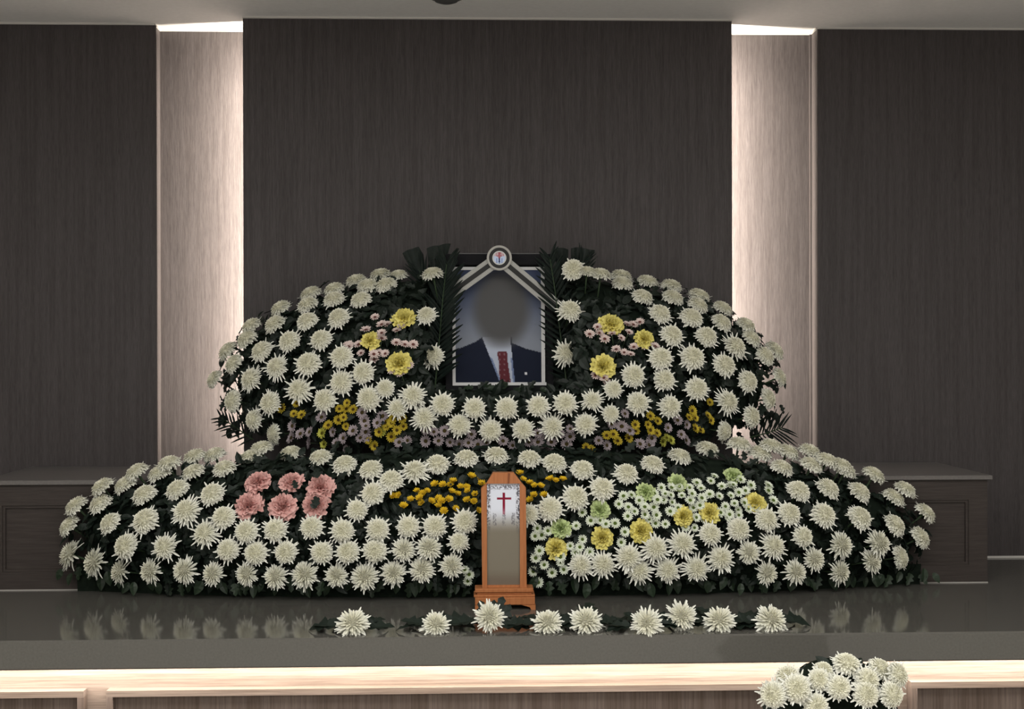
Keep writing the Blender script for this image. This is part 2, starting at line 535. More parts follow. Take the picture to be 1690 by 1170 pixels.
# ------------------------------------------------------------------ banks
class Bank:
    def __init__(self, cx, cy, a, bu, bl, yback, depth, p=2.4):
        self.__dict__.update(cx=cx, cy=cy, a=a, bu=bu, bl=bl, yback=yback, depth=depth, p=p)

    def r(self, x, y):
        u, v = (x-self.cx)/self.a, (self.cy-y)
        v = v/self.bu if v > 0 else v/self.bl
        return (abs(u)**self.p+abs(v)**self.p)**(1/self.p)

    def Y(self, x, y):
        r = min(1.0, self.r(x, y if y < self.cy else self.cy+(y-self.cy)*0.62))
        return self.yback-self.depth*math.sqrt(max(0.0, 1-r**2.2))

    def normal(self, x, y, upb=0.2):
        u, v = (x-self.cx)/self.a, (self.cy-y)
        v = v/self.bu if v > 0 else v/self.bl
        r = min(0.97, max(1e-4, self.r(x, y)))
        front = math.sqrt(max(0.05, 1-r*r))
        # sideways lean counts less than the climb: the banks are long and low
        return Vector((0.58*u*r, -front, (0.95 if v > 0 else 0.35)*v*r+upb)).normalized()


UPB = Bank(826, 640, 482, 202, 112, 3.99, 0.36)
LOW = Bank(822, 900, 735, 168, 90, 3.70, 0.255)


def upper_Y(x, y):
    Y = UPB.Y(x, y)
    # hollow that holds the portrait
    dx = max(0.0, abs(x-824)-96)/40.0
    dy = max(0.0, y-628)/34.0
    k = max(0.0, 1-math.hypot(dx, dy))
    k = k*k*(3-2*k)
    return Y*(1-k)+max(Y, 3.90)*k


def basis(n, spin):
    z = n.normalized()
    x = z.orthogonal().normalized()
    y = z.cross(x)
    c, s = math.cos(spin), math.sin(spin)
    xa = x*c+y*s
    return Matrix((xa, z.cross(xa), z)).transposed()


def place(root, p, n, scale, spin=None):
    m = basis(n, random.uniform(0, 6.28) if spin is None else spin).to_4x4()
    m.translation = p
    root.matrix_world = m @ Matrix.Scale(scale, 4)


def mum(p, n, rad, kind, label, group, stem=True):
    root = empty('chrysanthemum')
    inn, out = random.choice(MUM[kind])
    link('inner_petals', inn, root)
    link('outer_petals', out, root)
    if stem:
        link('stem', STEM_ME, root)
    place(root, p, n, rad)
    tag(root, label, 'flower', group)
    return root


def carnation(p, n, rad, colour, label, group):
    root = empty('carnation')
    link('petals', random.choice(CARN[colour]), root)
    link('calyx', CALYX, root)
    link('stem', STEM_ME, root)
    place(root, p, n, rad)
    return tag(root, label, 'flower', group)


def daisy(p, n, rad, colour, label, group, long=False):
    root = empty('daisy')
    ms, dc = DAISY[colour]
    link('petals', random.choice(ms), root)
    link('centre', dc, root)
    link('stem', LONGSTEM_ME if long else STEM_ME, root)
    place(root, p, n, rad)
    return tag(root, label, 'flower', group)


# ---- leaves
def leaf_mesh(name, m, lobed=False, seed=0):
    g = random.Random(seed)
    mb = MB()
    n = 6
    for k in range(n+1):
        s = k/n
        wd = 0.34*math.sin(math.pi*min(1.0, 0.06+s*0.94))**0.8*(1-0.35*s)
        if lobed and 0 < k < n:
            wd *= (1.35 if k % 2 else 0.62)
        zc = -0.22*s*s
        for q in (-1, 0, 1):
            mb.v.append((q*wd, s, zc+(0.10*wd/0.34 if q else 0)+g.uniform(-.015, .015)))
    for k in range(n):
        a = k*3
        mb.f += [(a, a+1, a+4, a+3), (a+1, a+2, a+5, a+4)]
    return mb, mb.mesh(name, m)


LEAVES = [leaf_mesh('leaf', LEAF, l, s) for l, s in ((False, 1), (True, 2), (False, 3), (True, 4))]
LEAVES_B = [leaf_mesh('leaf', LEAF_B, l, s) for l, s in ((False, 5), (False, 6), (True, 7))]


def leaf_matrix(p, n, direction, size):
    n = n.normalized()
    y = (direction-n*direction.dot(n))
    y = y.normalized() if y.length > 1e-4 else n.orthogonal().normalized()
    x = y.cross(n)
    m = Matrix((x, y, n)).transposed().to_4x4()
    m.translation = p
    return m @ Matrix.Scale(size, 4)


def rnd_dir():
    a = random.uniform(0, 6.283)
    return Vector((math.cos(a), random.uniform(-.5, .2), math.sin(a)))


def bank_foliage(root, org, bank, yfun, nstuff, nobj, yrange, skip, yclamp, fringe=None, rmax=0.965, zmin=0.0, cs=0.9):
    # dark core of the bank
    mb = MB()
    NX, NY = 72, 30
    grid = {}
    for i in range(NX+1):
        u = cs*(-1+2*i/NX)
        vm = (max(0.0, 1-abs(u/cs)**bank.p))**(1/bank.p)*cs
        for j in range(NY+1):
            s = j/NY*2-1
            px = bank.cx+u*bank.a
            py = bank.cy-(vm*bank.bu*s if s > 0 else vm*bank.bl*s)
            grid[i, j] = len(mb.v)
            q = at(px, py, min(yclamp, yfun(px, py)+0.045))
            q.z = max(q.z, zmin+0.001)
            mb.v.append(tuple(q-org))
    for i in range(NX):
        for j in range(NY):
            mb.f.append((grid[i, j], grid[i+1, j], grid[i+1, j+1], grid[i, j+1]))
    # close the back so the core has body
    base = len(mb.v)
    ring = [grid[i, 0] for i in range(NX+1)]+[grid[i, NY] for i in range(NX, -1, -1)]
    for q in ring:
        v = mb.v[q]
        mb.v.append((v[0], yclamp+0.004-org[1], v[2]))
    for k in range(len(ring)):
        k2 = (k+1) % len(ring)
        mb.f.append((ring[k], ring[k2], base+k2, base+k))
    mb.f.append(tuple(base+k for k in range(len(ring))))
    link('moss_core', mb.mesh('moss_core', FOAM, True), root)

    def sample():
        while True:
            px = random.uniform(bank.cx-bank.a, bank.cx+bank.a)
            py = random.uniform(*yrange)
            if bank.r(px, py) < rmax and not skip(px, py):
                return px, py
    big = MB()
    for k in range(nstuff):
        px, py = sample()
        p = at(px, py, min(yclamp-0.01, yfun(px, py)+random.uniform(0.012, 0.05)))
        if p.z < zmin+0.05:
            continue
        n = bank.normal(px, py, 0.15)+Vector((random.uniform(-.6, .6), random.uniform(-.2, .2), random.uniform(-.6, .6)))
        m = leaf_matrix(p-org, n, rnd_dir(), random.uniform(0.026, 0.05))
        src = random.choice(LEAVES)[0]
        i = len(big.v)
        big.v += [tuple(m @ Vector(v)) for v in src.v]
        big.f += [tuple(i+q for q in f) for f in src.f]
    o = link('foliage', big.mesh('foliage', LEAF), root)
    o['kind'] = 'stuff'
    for k in range(nobj):
        px, py = sample()
        p = at(px, py, min(yclamp-0.01, yfun(px, py)+random.uniform(0.005, 0.03)))
        p.z = max(p.z, zmin+0.05)
        n = bank.normal(px, py, 0.15)+Vector((random.uniform(-.5, .5), 0, random.uniform(-.5, .5)))
        lf = link('leaf', random.choice(LEAVES)[1], root)
        lf.matrix_local = leaf_matrix(p-org, n, rnd_dir(), random.uniform(0.032, 0.05))
    for k in range(70):
        a = math.pi*(0.02+0.96*k/69)
        rr = random.uniform(0.84, 0.925) if bank is UPB else random.uniform(0.90, 0.97)
        px = bank.cx+bank.a*rr*math.copysign(abs(math.cos(a))**(2/bank.p), math.cos(a))
        py = bank.cy-bank.bu*rr*math.sin(a)**(2/bank.p)
        if abs(px-824) < 110 and bank is UPB:
            continue
        p = at(px, py, min(yclamp-0.01, yfun(px, py)+0.02))
        p.z = max(p.z, zmin+0.06)
        n = Vector((random.uniform(-.6, .6)+math.cos(a)*.4, -1, random.uniform(0, .8)))
        lf = link('leaf', random.choice(LEAVES)[1], root)
        lf.matrix_local = leaf_matrix(p-org, n, Vector((math.cos(a)+random.uniform(-.8, .8), -.2, math.sin(a)*.5+random.uniform(-.8, .4))), random.uniform(.03, .045))
    if fringe:
        fringe()


# ---- lower bank
LO = at(822, 985, 3.56)
LO.z = DECK
low = tag(empty('flower_bank', LO), 'long lower bank of dark foliage standing on stone slab before the riser', 'flower arrangement')


def low_fringe():
    for k in range(100):
        px = 100+1450*(k+random.uniform(0, .9))/100
        e = min(1.0, min(px-90, 1565-px)/120.0)
        py = random.uniform(946, 972)-22*(1-e)
        if 790 < px < 872 and py > 940:
            continue
        Y = min(3.64, LOW.Y(px, 925)+0.02+0.03*(1-e)+random.uniform(-.015, .03))
        p = at(px, py, Y)
        if p.z < DECK+0.03:
            p.z = DECK+0.03
        n = Vector((random.uniform(-.5, .5), -1, random.uniform(0, .6)))
        dr = Vector((random.uniform(-.7, .7), -0.2, -1))
        sz = random.uniform(.032, .046)
        lf = link('leaf', random.choice(LEAVES_B)[1], low)
        m = leaf_matrix(p-LO, n, dr, sz)
        tip = (m @ Vector((0, 1, -.22))).z
        if tip < 0.004:
            m.translation.z += 0.004-tip
        lf.matrix_local = m


bank_foliage(low, LO, LOW, LOW.Y, 3400, 120, (735, 982), lambda x, y: False, 3.655, low_fringe, zmin=DECK, cs=0.93)
# dark skirt of the bank down to the slab
sk = MB()
pts = []
for k in range(49):
    px = 128+1390*k/48
    e = min(1.0, min(px-100, 1545-px)/140.0)
    pts.append((at(px, 940, min(3.655, LOW.Y(px, 915)+0.075)), e))
for k, (p, e) in enumerate(pts):
    sk.v += [(p.x-LO.x, p.y-LO.y, 0.0), (p.x-LO.x, p.y-0.012-LO.y, p.z-LO.z+0.02)]
    if k:
        a = 2*k
        sk.f.append((a-2, a, a+1, a-1))
link('skirt', sk.mesh('skirt', FOAM), low)

# ---- upper bank
UO = at(826, 760, 3.80)
UO.z = RTOP
upb = tag(empty('flower_bank', UO), 'upper dome of dark foliage standing on the riser around the portrait', 'flower arrangement')


def in_portrait(x, y):
    return 748 < x < 901 and y < 632


def up_fringe():
    # loose leaf tips hanging at both lower corners and under the portrait
    for sx, xa, xb in ((-1, 356, 420), (1, 1235, 1296)):
        for k in range(22):
            px, py = random.uniform(xa, xb), random.uniform(650, 726)
            t = (py-650)/76
            px = px+(t*26 if sx < 0 else -t*26)
            p = at(px, py, 3.95)
            lf = link('leaf', random.choice(LEAVES)[1], upb)
            lf.matrix_local = leaf_matrix(p-UO, Vector((sx*.5, -1, random.uniform(-.2, .6))), Vector((sx*random.uniform(.2, 1), -.2, -1)), random.uniform(.03, .045))
    for k in range(26):
        px = random.uniform(752, 900)
        p = at(px, random.uniform(640, 660), 3.80+random.uniform(-.03, .02))
        lf = link('leaf', random.choice(LEAVES_B)[1], upb)
        lf.matrix_local = leaf_matrix(p-UO, Vector((random.uniform(-.4, .4), -1, .8)), Vector((random.uniform(-1, 1), -.4, random.uniform(.1, .8))), random.uniform(.028, .04))


bank_foliage(upb, UO, UPB, upper_Y, 2600, 110, (440, 752), in_portrait, 4.005, up_fringe, zmin=RTOP)


# ------------------------------------------------------------------ white chrysanthemums
def parse(t):
    out = []
    for tok in t.split():
        q = tok.split(',')
        out.append((float(q[0]), float(q[1]), q[2] if len(q) > 2 else ''))
    return out


UPROWS = [
    ('skyline of upper bank, left wing', '351,624,S 373,577 413,535 461,506 511,482 550,475 587,461 627,451 657,452,s'),
    ('second row of upper bank, left wing', '383,598 405,557 451,532 506,500 550,491 606,469 636,467'),
    ('third row of upper bank, left wing', '411,624 429,577 475,561 505,527 557,522 594,492'),
    ('fourth row of upper bank, left wing', '381,661 454,604 507,598,L 528,558'),
    ('fifth row of upper bank, left wing', '443,664 491,642 562,630 562,587 598,614'),
    ('sixth row of upper bank, left wing', '416,692,S 534,659 607,657'),
    ('bottom corner of upper bank, left wing', '449,717,S'),
    ('column between left wing and portrait', '713,449 703,518,s 713,586'),
    ('column between portrait and right wing', '942,510 935,582'),
    ('garland under portrait, upper strand', '635,640,s 681,652 730,667 783,673 836,673 888,669 933,665 978,660,s 1013,641,s'),
    ('garland under portrait, lower strand', '655,673,s 700,689 758,701 810,710 863,708 912,704 967,700 1009,682,s'),
    ('skyline of upper bank, right wing', '946,443,F 969,446,s 992,450 1026,453 1069,462 1109,469 1155,485 1194,506 1233,534 1281,576 1289,621,S'),
    ('second row of upper bank, right wing', '1028,465 1062,487 1112,488 1154,501 1193,530 1242,556 1265,585'),
    ('third row of upper bank, right wing', '1091,515 1143,521,L 1168,553 1216,570,L 1237,628 1271,657,S'),
    ('fourth row of upper bank, right wing', '1111,551 1145,588,L 1198,601,L 1204,662 1244,687'),
    ('fifth row of upper bank, right wing', '1092,589 1098,625 1152,640 1198,712,S'),
    ('sixth row of upper bank, right wing', '1047,619 1054,664 1108,670'),
]
LOROWS = [
    ('skyline of lower bank, left half', '123,832 166,801 223,776 277,762 319,751 352,748 430,737 479,745 527,752 568,763 611,772'),
    ('second row of lower bank, left half', '111,866 163,828 204,797 261,778 317,776 369,770 412,751'),
    ('third row of lower bank, left half', '112,914,Q 178,861 236,813 290,805 348,813'),
    ('fourth row of lower bank, left half', '152,928,Q 204,900,L 237,857,L 305,841,L 367,852'),
    ('fifth row of lower bank, left half', '269,902,P 336,879,P 405,876 453,873 513,869 565,875 623,873 674,868 718,868 767,860'),
    ('sixth row of lower bank, left half', '374,907 420,912 470,911 530,911 573,910 618,909 666,907,q 708,903,q 757,893,s'),
    ('bottom row of lower bank, left half', '195,943,q 245,943,q 302,942,Q 349,947,q 405,948,q 453,952,q 501,948,Q 554,950,q 601,952,Q 649,946,q 696,940,q 745,934,q'),
    ('short file left of golden daisies', '589,840,s 614,813 645,790'),
    ('garland above spirit tablet', '684,774 721,763 769,753 819,748 874,754 916,761 962,772'),
    ('file right of spirit tablet', '872,848,s 908,838 951,819 995,804'),
    ('skyline of lower bank, right half', '1035,779 1078,763 1123,750 1169,738 1221,730 1274,733 1302,743 1338,742 1366,757 1396,773 1444,781 1496,805 1530,844'),
    ('second row of lower bank, right half', '1256,745 1292,769 1341,764 1390,766 1477,818'),
    ('third row of lower bank, right half', '1320,807 1369,803,L 1421,809 1480,864 1522,885'),
    ('fourth row of lower bank, right half', '1267,856 1305,846 1362,848,L 1422,852,L 1453,895,Q 1489,919'),
    ('fifth row of lower bank, right half', '1128,897,P 1174,880 1221,872 1279,900 1328,885 1391,899,Q 1441,926,q'),
    ('sixth row of lower bank, right half', '1038,919,P 1083,904,P 1191,921,P 1237,912,q 1346,923,q 1389,944,q'),
    ('bottom row of lower bank, right half', '959,933,p 996,931,p 1055,941,p 1103,941,p 1151,938,p 1268,946,q 1315,944,q'),
]


def do_rows(rows, bank, yfun, w0, group, lift):
    for rowname, txt in rows:
        fl = parse(txt)
        order = sorted(range(len(fl)), key=lambda i: fl[i][0])
        rank = {i: k for k, i in enumerate(order)}
        for i, (x, y, fg) in enumerate(fl):
            kind = 'full'
            wpx = w0*random.uniform(0.97, 1.05)
            if rowname[:5] in ('fifth', 'sixth', 'botto') and 'lower' in rowname:
                wpx *= 0.93
            if rowname.startswith('garland under'):
                wpx *= 0.94
            if fg in ('S', 's'):
                wpx *= 0.92 if fg == 'S' else 0.84
            if fg == 'L':
                wpx *= 1.08
            if fg in ('Q', 'q'):
                kind = 'quill'
                wpx *= 1.04 if fg == 'Q' else 0.93
            if fg in ('P', 'p'):
                kind = 'spider'
                wpx *= 1.04 if fg == 'P' else 0.96
            n = bank.normal(x, y, lift)
            edge = bank.r(x, y)
            if kind == 'full' and n.y > -0.62:
                kind = 'flat'
            elif kind == 'full' and random.random() < 0.15:
                kind = 'spider'
            if fg == 'F':
                n = Vector((-.1, -1, .35)).normalized()
            n = (n+Vector((random.uniform(-.10, .10), 0, random.uniform(-.08, .08)))).normalized()
            Y = yfun(x, y)-0.012-(0.02 if n.y < -0.6 else 0)
            if rowname.startswith('column') or (930 < x < 1000 and y < 455):
                Y = min(Y, 3.81)-0.03
            if bank is LOW and at(x, y, Y).z < RTOP+0.07:
                Y = min(Y, 3.625)
            rad = wpx/2*pxm(Y)*(0.96 if kind == 'flat' else 1.0)
            p = at(x, y, Y)-n*rad*0.12
            look = {'full': 'round white chrysanthemum', 'quill': 'quill-petalled white chrysanthemum', 'spider': 'spiky white chrysanthemum', 'flat': 'upturned white chrysanthemum'}[kind]
            L = len(fl)
            k = rank[i]
            pos = ('leftmost' if k == 0 else 'rightmost' if k == L-1 else ordinal(k)+' from left') if L > 1 else 'alone'
            place_word = ' of ' if (k == 0 or k == L-1) and L > 1 else ' in '
            if rowname.startswith('column'):
                pos = ['top one', 'middle one', 'bottom one'][i] if L == 3 else ['upper one', 'lower one'][i]
                place_word = ' of '
            mum(p, n, rad, kind, look+', '+pos+place_word+rowname, group)


do_rows(UPROWS, UPB, upper_Y, 53, 'white chrysanthemums of the upper bank', 0.22)
do_rows(LOROWS, LOW, LOW.Y, 57, 'white chrysanthemums of the lower bank', 0.26)

# ------------------------------------------------------------------ carnations
CARNS = [
    (UPB, upper_Y, 'yellow', 46, [(665, 517, 'yellow carnation left of the portrait, topmost of three'), (609, 557, 'yellow carnation left of the portrait, smallest and leftmost of three'), (657, 595, 'yellow carnation left of the portrait, lowest of three'),
                             (1011, 528, 'yellow carnation right of the portrait, topmost of three'), (1066, 554, 'small yellow carnation right of the portrait, rightmost of three'), (997, 600, 'yellow carnation right of the portrait, lowest of three')]),
    (LOW, LOW.Y, 'pink', 50, [(422, 787, 'pink carnation, left one of the upper pink row'), (478, 788, 'pink carnation, middle one of the upper pink row'), (525, 796, 'pink carnation, right one of the upper pink row'),
                         (405, 828, 'pink carnation, left one of the lower pink row'), (463, 830, 'largest pink carnation, middle one of the lower pink row'), (518, 828, 'pink carnation, right one of the lower pink row, partly covered by leaf')]),
    (LOW, LOW.Y, 'yellow', 42, [(918, 903, 'yellow carnation just right of the spirit tablet, first of the slanting line'), (995, 886, 'yellow carnation, second from left in the slanting line'), (1060, 874, 'yellow carnation, third from left in the slanting line'),
                           (1131, 849, 'yellow carnation, fourth from left in the slanting line'), (1174, 842, 'yellow carnation, fifth from left in the slanting line'), (1251, 825, 'yellow carnation, rightmost of the slanting line')]),
    (LOW, LOW.Y, 'green', 40, [(926, 870, 'pale green carnation above the yellow one beside the tablet'), (991, 839, 'pale green carnation, second from left among the green ones'), (1068, 807, 'pale green carnation, third from left among the green ones'),
                          (1121, 791, 'pale green carnation, fourth from left among the green ones'), (1214, 778, 'pale green carnation, rightmost of the green ones')]),
]
for bank, yf, c, wpx, lst in CARNS:
    for (x, y, lb) in lst:
        ww = wpx*random.uniform(.95, 1.05)
        if 'small' in lb:
            ww *= 0.80
        if 'largest' in lb:
            ww *= 1.1
        n = bank.normal(x, y, 0.3)
        Y = yf(x, y)-0.020
        rad = ww/2*pxm(Y)
        carnation(at(x, y, Y)-n*rad*0.5, n, rad*0.84, c, lb, '%s carnations of the %s bank' % (c, 'upper' if bank is UPB else 'lower'))
# the leaf that lies over the last pink carnation
for (x, y, sz) in ((516, 833, .04), (523, 829, .034), (489, 800, .03), (523, 783, .034)):
    lf = link('leaf', LEAVES[1][1], low)
    lf.matrix_local = leaf_matrix(at(x, y+6, LOW.Y(x, y)-0.055)-LO, Vector((0, -1, .5)), Vector((random.uniform(-.4, .4), -.2, 1)), sz)

# ------------------------------------------------------------------ little daisies
PINK_L = '619,524 630,536 639,536 663,537 676,532 655,546 630,559 654,566 668,569 682,569 617,585 618,594 636,584 625,583 676,603 662,617 647,611 575,569 592,569 596,583 576,572 604,545 630,550'
PINK_R = '986,540 973,552 989,550 1010,551 998,560 1025,558 1038,549 1035,536 1045,536 1056,532 1017,577 1030,582 1041,585 1046,573 1063,572 1081,572 982,620 997,624 1001,631'
YEL_L = '466,674 490,666 485,683 498,685 573,665 560,675 572,675 583,676 567,689 559,693 571,704 542,702 626,713 636,698 617,734 609,727 649,691 647,698 664,691 666,704 655,710 638,704 646,721 619,736'
LIME_L = '532,715 535,733 628,714'
LAV_L = '483,703 496,716 511,713 481,723 531,689 550,713 567,723 583,711 555,731 571,742 602,695 598,681 623,698 632,687 604,713 595,723 511,731 604,703 606,722 659,730 673,727'
LAV_C = '703,728 724,728 703,711 716,713 734,711 743,730 758,733 773,731 778,717 789,734 803,731 830,728 873,730 888,730 898,734 910,730 897,743 888,715 904,742 891,718 941,721 935,733 941,708 925,716 846,735'
LAV_R = '988,727 1001,735 1009,700 1026,704 1031,683 1056,733 1071,734 1075,723 1102,706 1133,701 1124,717 1132,727 1118,694 1039,711'
YEL_R = '1001,719 1012,717 1019,728 975,742 1037,723 1048,701 1049,712 1073,687 1069,701 1073,710 1085,695 1084,715 1142,678 1137,689 1147,690 1173,694 1168,686 1147,707 1156,710 1171,664 967,738'
LIME_R = '1100,723 1093,729 1107,727'
GOLD_L = '649,820 658,818 666,836 678,825 688,811 697,816 705,811 693,823 696,831 712,828 718,800 724,823 729,828 723,836 731,801 743,801 745,812 741,825 733,844 755,816 770,805 772,811 784,816 771,826 782,828 778,787 792,792 795,799 752,840 790,843 748,795 760,804'
GOLD_R = '858,782 863,792 874,798 892,803 882,802 908,792 917,794 929,792 898,818 881,818 875,826'
WHI = ('887,872 894,883 883,885 904,876 951,868 961,846 975,859 990,859 1000,865 1015,864 936,880 961,890 941,901 950,913 925,919 925,928 898,932 911,945 888,961 973,911 957,903 930,940 890,909 884,921 880,943 '
       '767,940 774,948 772,959 988,857 1031,878 1025,895 1036,852 1021,832 1029,819 1042,817 1055,826 1037,837 1047,844 1064,837 1064,849 1079,837 1085,825 1091,805 1095,825 1082,864 1098,865 1083,850 '
       '1106,844 1108,805 1107,817 1125,818 1109,829 1121,804 1142,815 1139,826 1138,805 1157,806 1158,822 1155,834 1171,816 1131,870 1146,871 1149,854 1163,859 1179,786 1173,794 1187,819 1191,803 1207,801 '
       '1206,818 1219,813 1230,810 1222,792 1212,831 1218,842 1204,849 1201,855 1197,836 1189,846 1235,840 1239,801 1247,838 1276,826 1268,801 1268,810 1219,850 1210,800 1071,857 1119,838 1144,838 1228,830 1098,815 1150,797 1080,815')


def daisies(txt, colour, bank, yf, wpx, lift, what, where, group, long=False, dy=0.0):
    fl = sorted(parse(txt))
    for k, (x, y, _) in enumerate(fl):
        ww = wpx*random.uniform(.85, 1.15)
        n = (bank.normal(x, y, lift)+Vector((random.uniform(-.3, .3), random.uniform(-.15, .15), random.uniform(-.25, .25)))).normalized()
        Y = yf(x, y)+dy+random.uniform(-.012, .012)
        rad = ww/2*pxm(Y)
        pos = 'leftmost' if k == 0 else 'rightmost' if k == len(fl)-1 else ordinal(k)+' from left'
        daisy(at(x, y, Y), n, rad, colour, what+' '+where+', '+pos, group, long)


daisies(PINK_L, 'pink', UPB, upper_Y, 18, 0.75, 'pale pink daisy on a thin stem', 'left of the portrait', 'pale pink daisies of the upper bank', True)
daisies(PINK_R, 'pink', UPB, upper_Y, 18, 0.75, 'pale pink daisy on a thin stem', 'right of the portrait', 'pale pink daisies of the upper bank', True)
daisies(YEL_L, 'yellow', UPB, upper_Y, 17, 0.4, 'brown-eyed yellow daisy', 'along upper bank foot, left side', 'yellow daisies of the upper bank', dy=-.004)
daisies(LIME_L, 'lime', UPB, upper_Y, 19, 0.4, 'lime yellow daisy', 'along upper bank foot, left side', 'lime daisies of the upper bank', dy=-.004)
daisies(LAV_L, 'lavender', UPB, upper_Y, 20, 0.4, 'dusty lavender daisy', 'along upper bank foot, left side', 'lavender daisies of the upper bank', dy=-.004)
daisies(LAV_C, 'lavender', UPB, upper_Y, 19, 0.4, 'dusty lavender daisy', 'under the garland below the portrait', 'lavender daisies of the upper bank', dy=-.004)
daisies(LAV_R, 'lavender', UPB, upper_Y, 20, 0.4, 'dusty lavender daisy', 'along upper bank foot, right side', 'lavender daisies of the upper bank', dy=-.004)
daisies(YEL_R, 'yellow', UPB, upper_Y, 17, 0.4, 'brown-eyed yellow daisy', 'along upper bank foot, right side', 'yellow daisies of the upper bank', dy=-.004)
daisies(LIME_R, 'lime', UPB, upper_Y, 18, 0.4, 'lime yellow daisy', 'along upper bank foot, right side', 'lime daisies of the upper bank', dy=-.004)
daisies(GOLD_L, 'golden', LOW, LOW.Y, 16, 0.75, 'small golden daisy', 'left of the spirit tablet', 'golden daisies around the tablet', dy=.0)
daisies(GOLD_R, 'golden', LOW, LOW.Y, 16, 0.75, 'small golden daisy', 'right of the spirit tablet', 'golden daisies around the tablet', dy=.0)
# white daisies, named after the carnation they crowd around
marks = [((771, 949), 'at the left foot of the spirit tablet'), ((890, 940), 'at the right foot of the spirit tablet'), ((918, 903), 'around the yellow carnation beside the tablet'),
         ((926, 870), 'around the green carnation beside the tablet'), ((995, 886), 'around the second yellow carnation'), ((991, 839), 'around the second green carnation'),
         ((1060, 874), 'around the third yellow carnation'), ((1068, 807), 'around the third green carnation'), ((1131, 849), 'around the fourth yellow carnation'),
         ((1121, 791), 'around the fourth green carnation'), ((1174, 842), 'around the fifth yellow carnation'), ((1251, 825), 'around the rightmost yellow carnation'), ((1214, 778), 'around the rightmost green carnation')]
clus = {}
for (x, y, _) in parse(WHI):
    best = min(marks, key=lambda m: (m[0][0]-x)**2+(m[0][1]-y)**2)
    clus.setdefault(best[1], []).append('%d,%d' % (x, y))
for wh, l in clus.items():
    daisies(' '.join(l), 'white', LOW, LOW.Y, 18, 0.25, 'green-eyed white daisy', wh, 'white daisies of the lower bank', dy=-.004)

# ------------------------------------------------------------------ portrait
PY = 3.835
PC = at(824, 645, PY)
port = tag(empty('framed_portrait', PC), 'black framed portrait of a person in dark suit and red tie amid the flowers', 'picture')
TILT = R(-4)
port.rotation_euler = (TILT, 0, 0)
sc_ = pxm(PY)


def pl(px, py):       # portrait-plane coordinates (x, z) of a photo pixel
    return ((px-824)*sc_, (645-py)*sc_)


def pbox(mb, xa, ya, xb, yb, d0, d1):
    x0, z1 = pl(xa, ya)
    x1, z0 = pl(xb, yb)
    return mb.box(x0, x1, d0, d1, z0, z1)


link('backing', pbox(MB(), 738, 420, 911, 645, 0.004, 0.022).mesh('backing', BLACK), port)
for nm, q in (('frame_bar', (736, 418, 913, 436)), ('frame_bar', (736, 640, 913, 652)), ('frame_bar', (736, 436, 746, 640)), ('frame_bar', (904, 436, 913, 640))):
    link(nm, pbox(MB(), *q, -0.010, 0.004).mesh(nm, BLACK), port)
edge = pbox(MB(), 745, 416.6, 906, 418, -0.008, 0.004)
eo = link('frame_edge', edge.mesh('frame_edge', new_mat('pewter_edge', (0.10, 0.10, 0.10), .4)), port)
mat_b = MB()
for q in ((747, 439, 902, 444), (747, 631, 902, 636), (747, 444, 752, 631), (894, 444, 900, 631)):
    pbox(mat_b, *q, -0.0005, 0.0035)
link('white_mount', mat_b.mesh('white_mount', new_mat('mount_card', (0.72, 0.72, 0.72), .7)), port)


def sm(a, b, x):
    t = max(0.0, min(1.0, (x-a)/(b-a)))
    return t*t*(3-2*t)


def mixc(a, b, t):
    return tuple(a[i]*(1-t)+b[i]*t for i in range(3))


def line_y(x, pts):
    for (x0, y0), (x1, y1) in zip(pts, pts[1:]):
        if x0 <= x <= x1:
            return y0+(y1-y0)*(x-x0)/(x1-x0)
    return pts[-1][1] if x > pts[-1][0] else pts[0][1]


def print_colour(x, y):
    # painted backdrop of the photograph
    c = mixc((58, 65, 86), (113, 118, 128), sm(455, 575, y))
    # shoulders
    sh = line_y(x, [(745, 580), (762, 573), (786, 563), (797, 555), (845, 555), (846, 566), (868, 575), (902, 584)])
    lapl = 796+(y-556)*0.385
    lapr = 843+(y-562)*0.10
    if y > sh:
        c = (25, 29, 42)
        if lapl < x < lapr and y > 556:
            c = (150, 157, 172)
            if y > 590 and (x < lapl+3 or x > lapr-3):
                c = (98, 110, 140)
            tc = 829+(y-580)*0.10
            hw = 5.2+(y-580)*0.05 if y > 590 else 7.0-abs(y-585)*0.25
            if y > 579 and abs(x-tc) < hw+1.5:
                c = (80, 38, 44)
                if int(x*0.5) % 4 == 0 and int(y*0.35) % 3 == 0:
                    c = (106, 78, 84)
        if abs(x-868) < 2 and abs(y-616) < 2:
            c = (190, 190, 195)
    # out-of-focus head, no features
    d = math.hypot((x-828)/46.0, (y-508)/62.0)
    k = 1-sm(0.72, 1.28, d)
    if y > 570:
        k *= 1-sm(570, 582, y)
    return mixc(c, (72, 72, 73), k)


pm = MB()
gx, gy = 110, 140
for j in range(gy+1):
    for i in range(gx+1):
        px, py = 752+(894-752)*i/gx, 444+(631-444)*j/gy
        x, z = pl(px, py)
        pm.v.append((x, 0.0036, z))
        pm.c.append(tuple(min(1, q*1.45) for q in lin(print_colour(px, py))))
for j in range(gy):
    for i in range(gx):
        a = j*(gx+1)+i
        pm.f.append((a, a+gx+1, a+gx+2, a+1))
link('photo_print', pm.mesh('photo_print', PRINT), port)

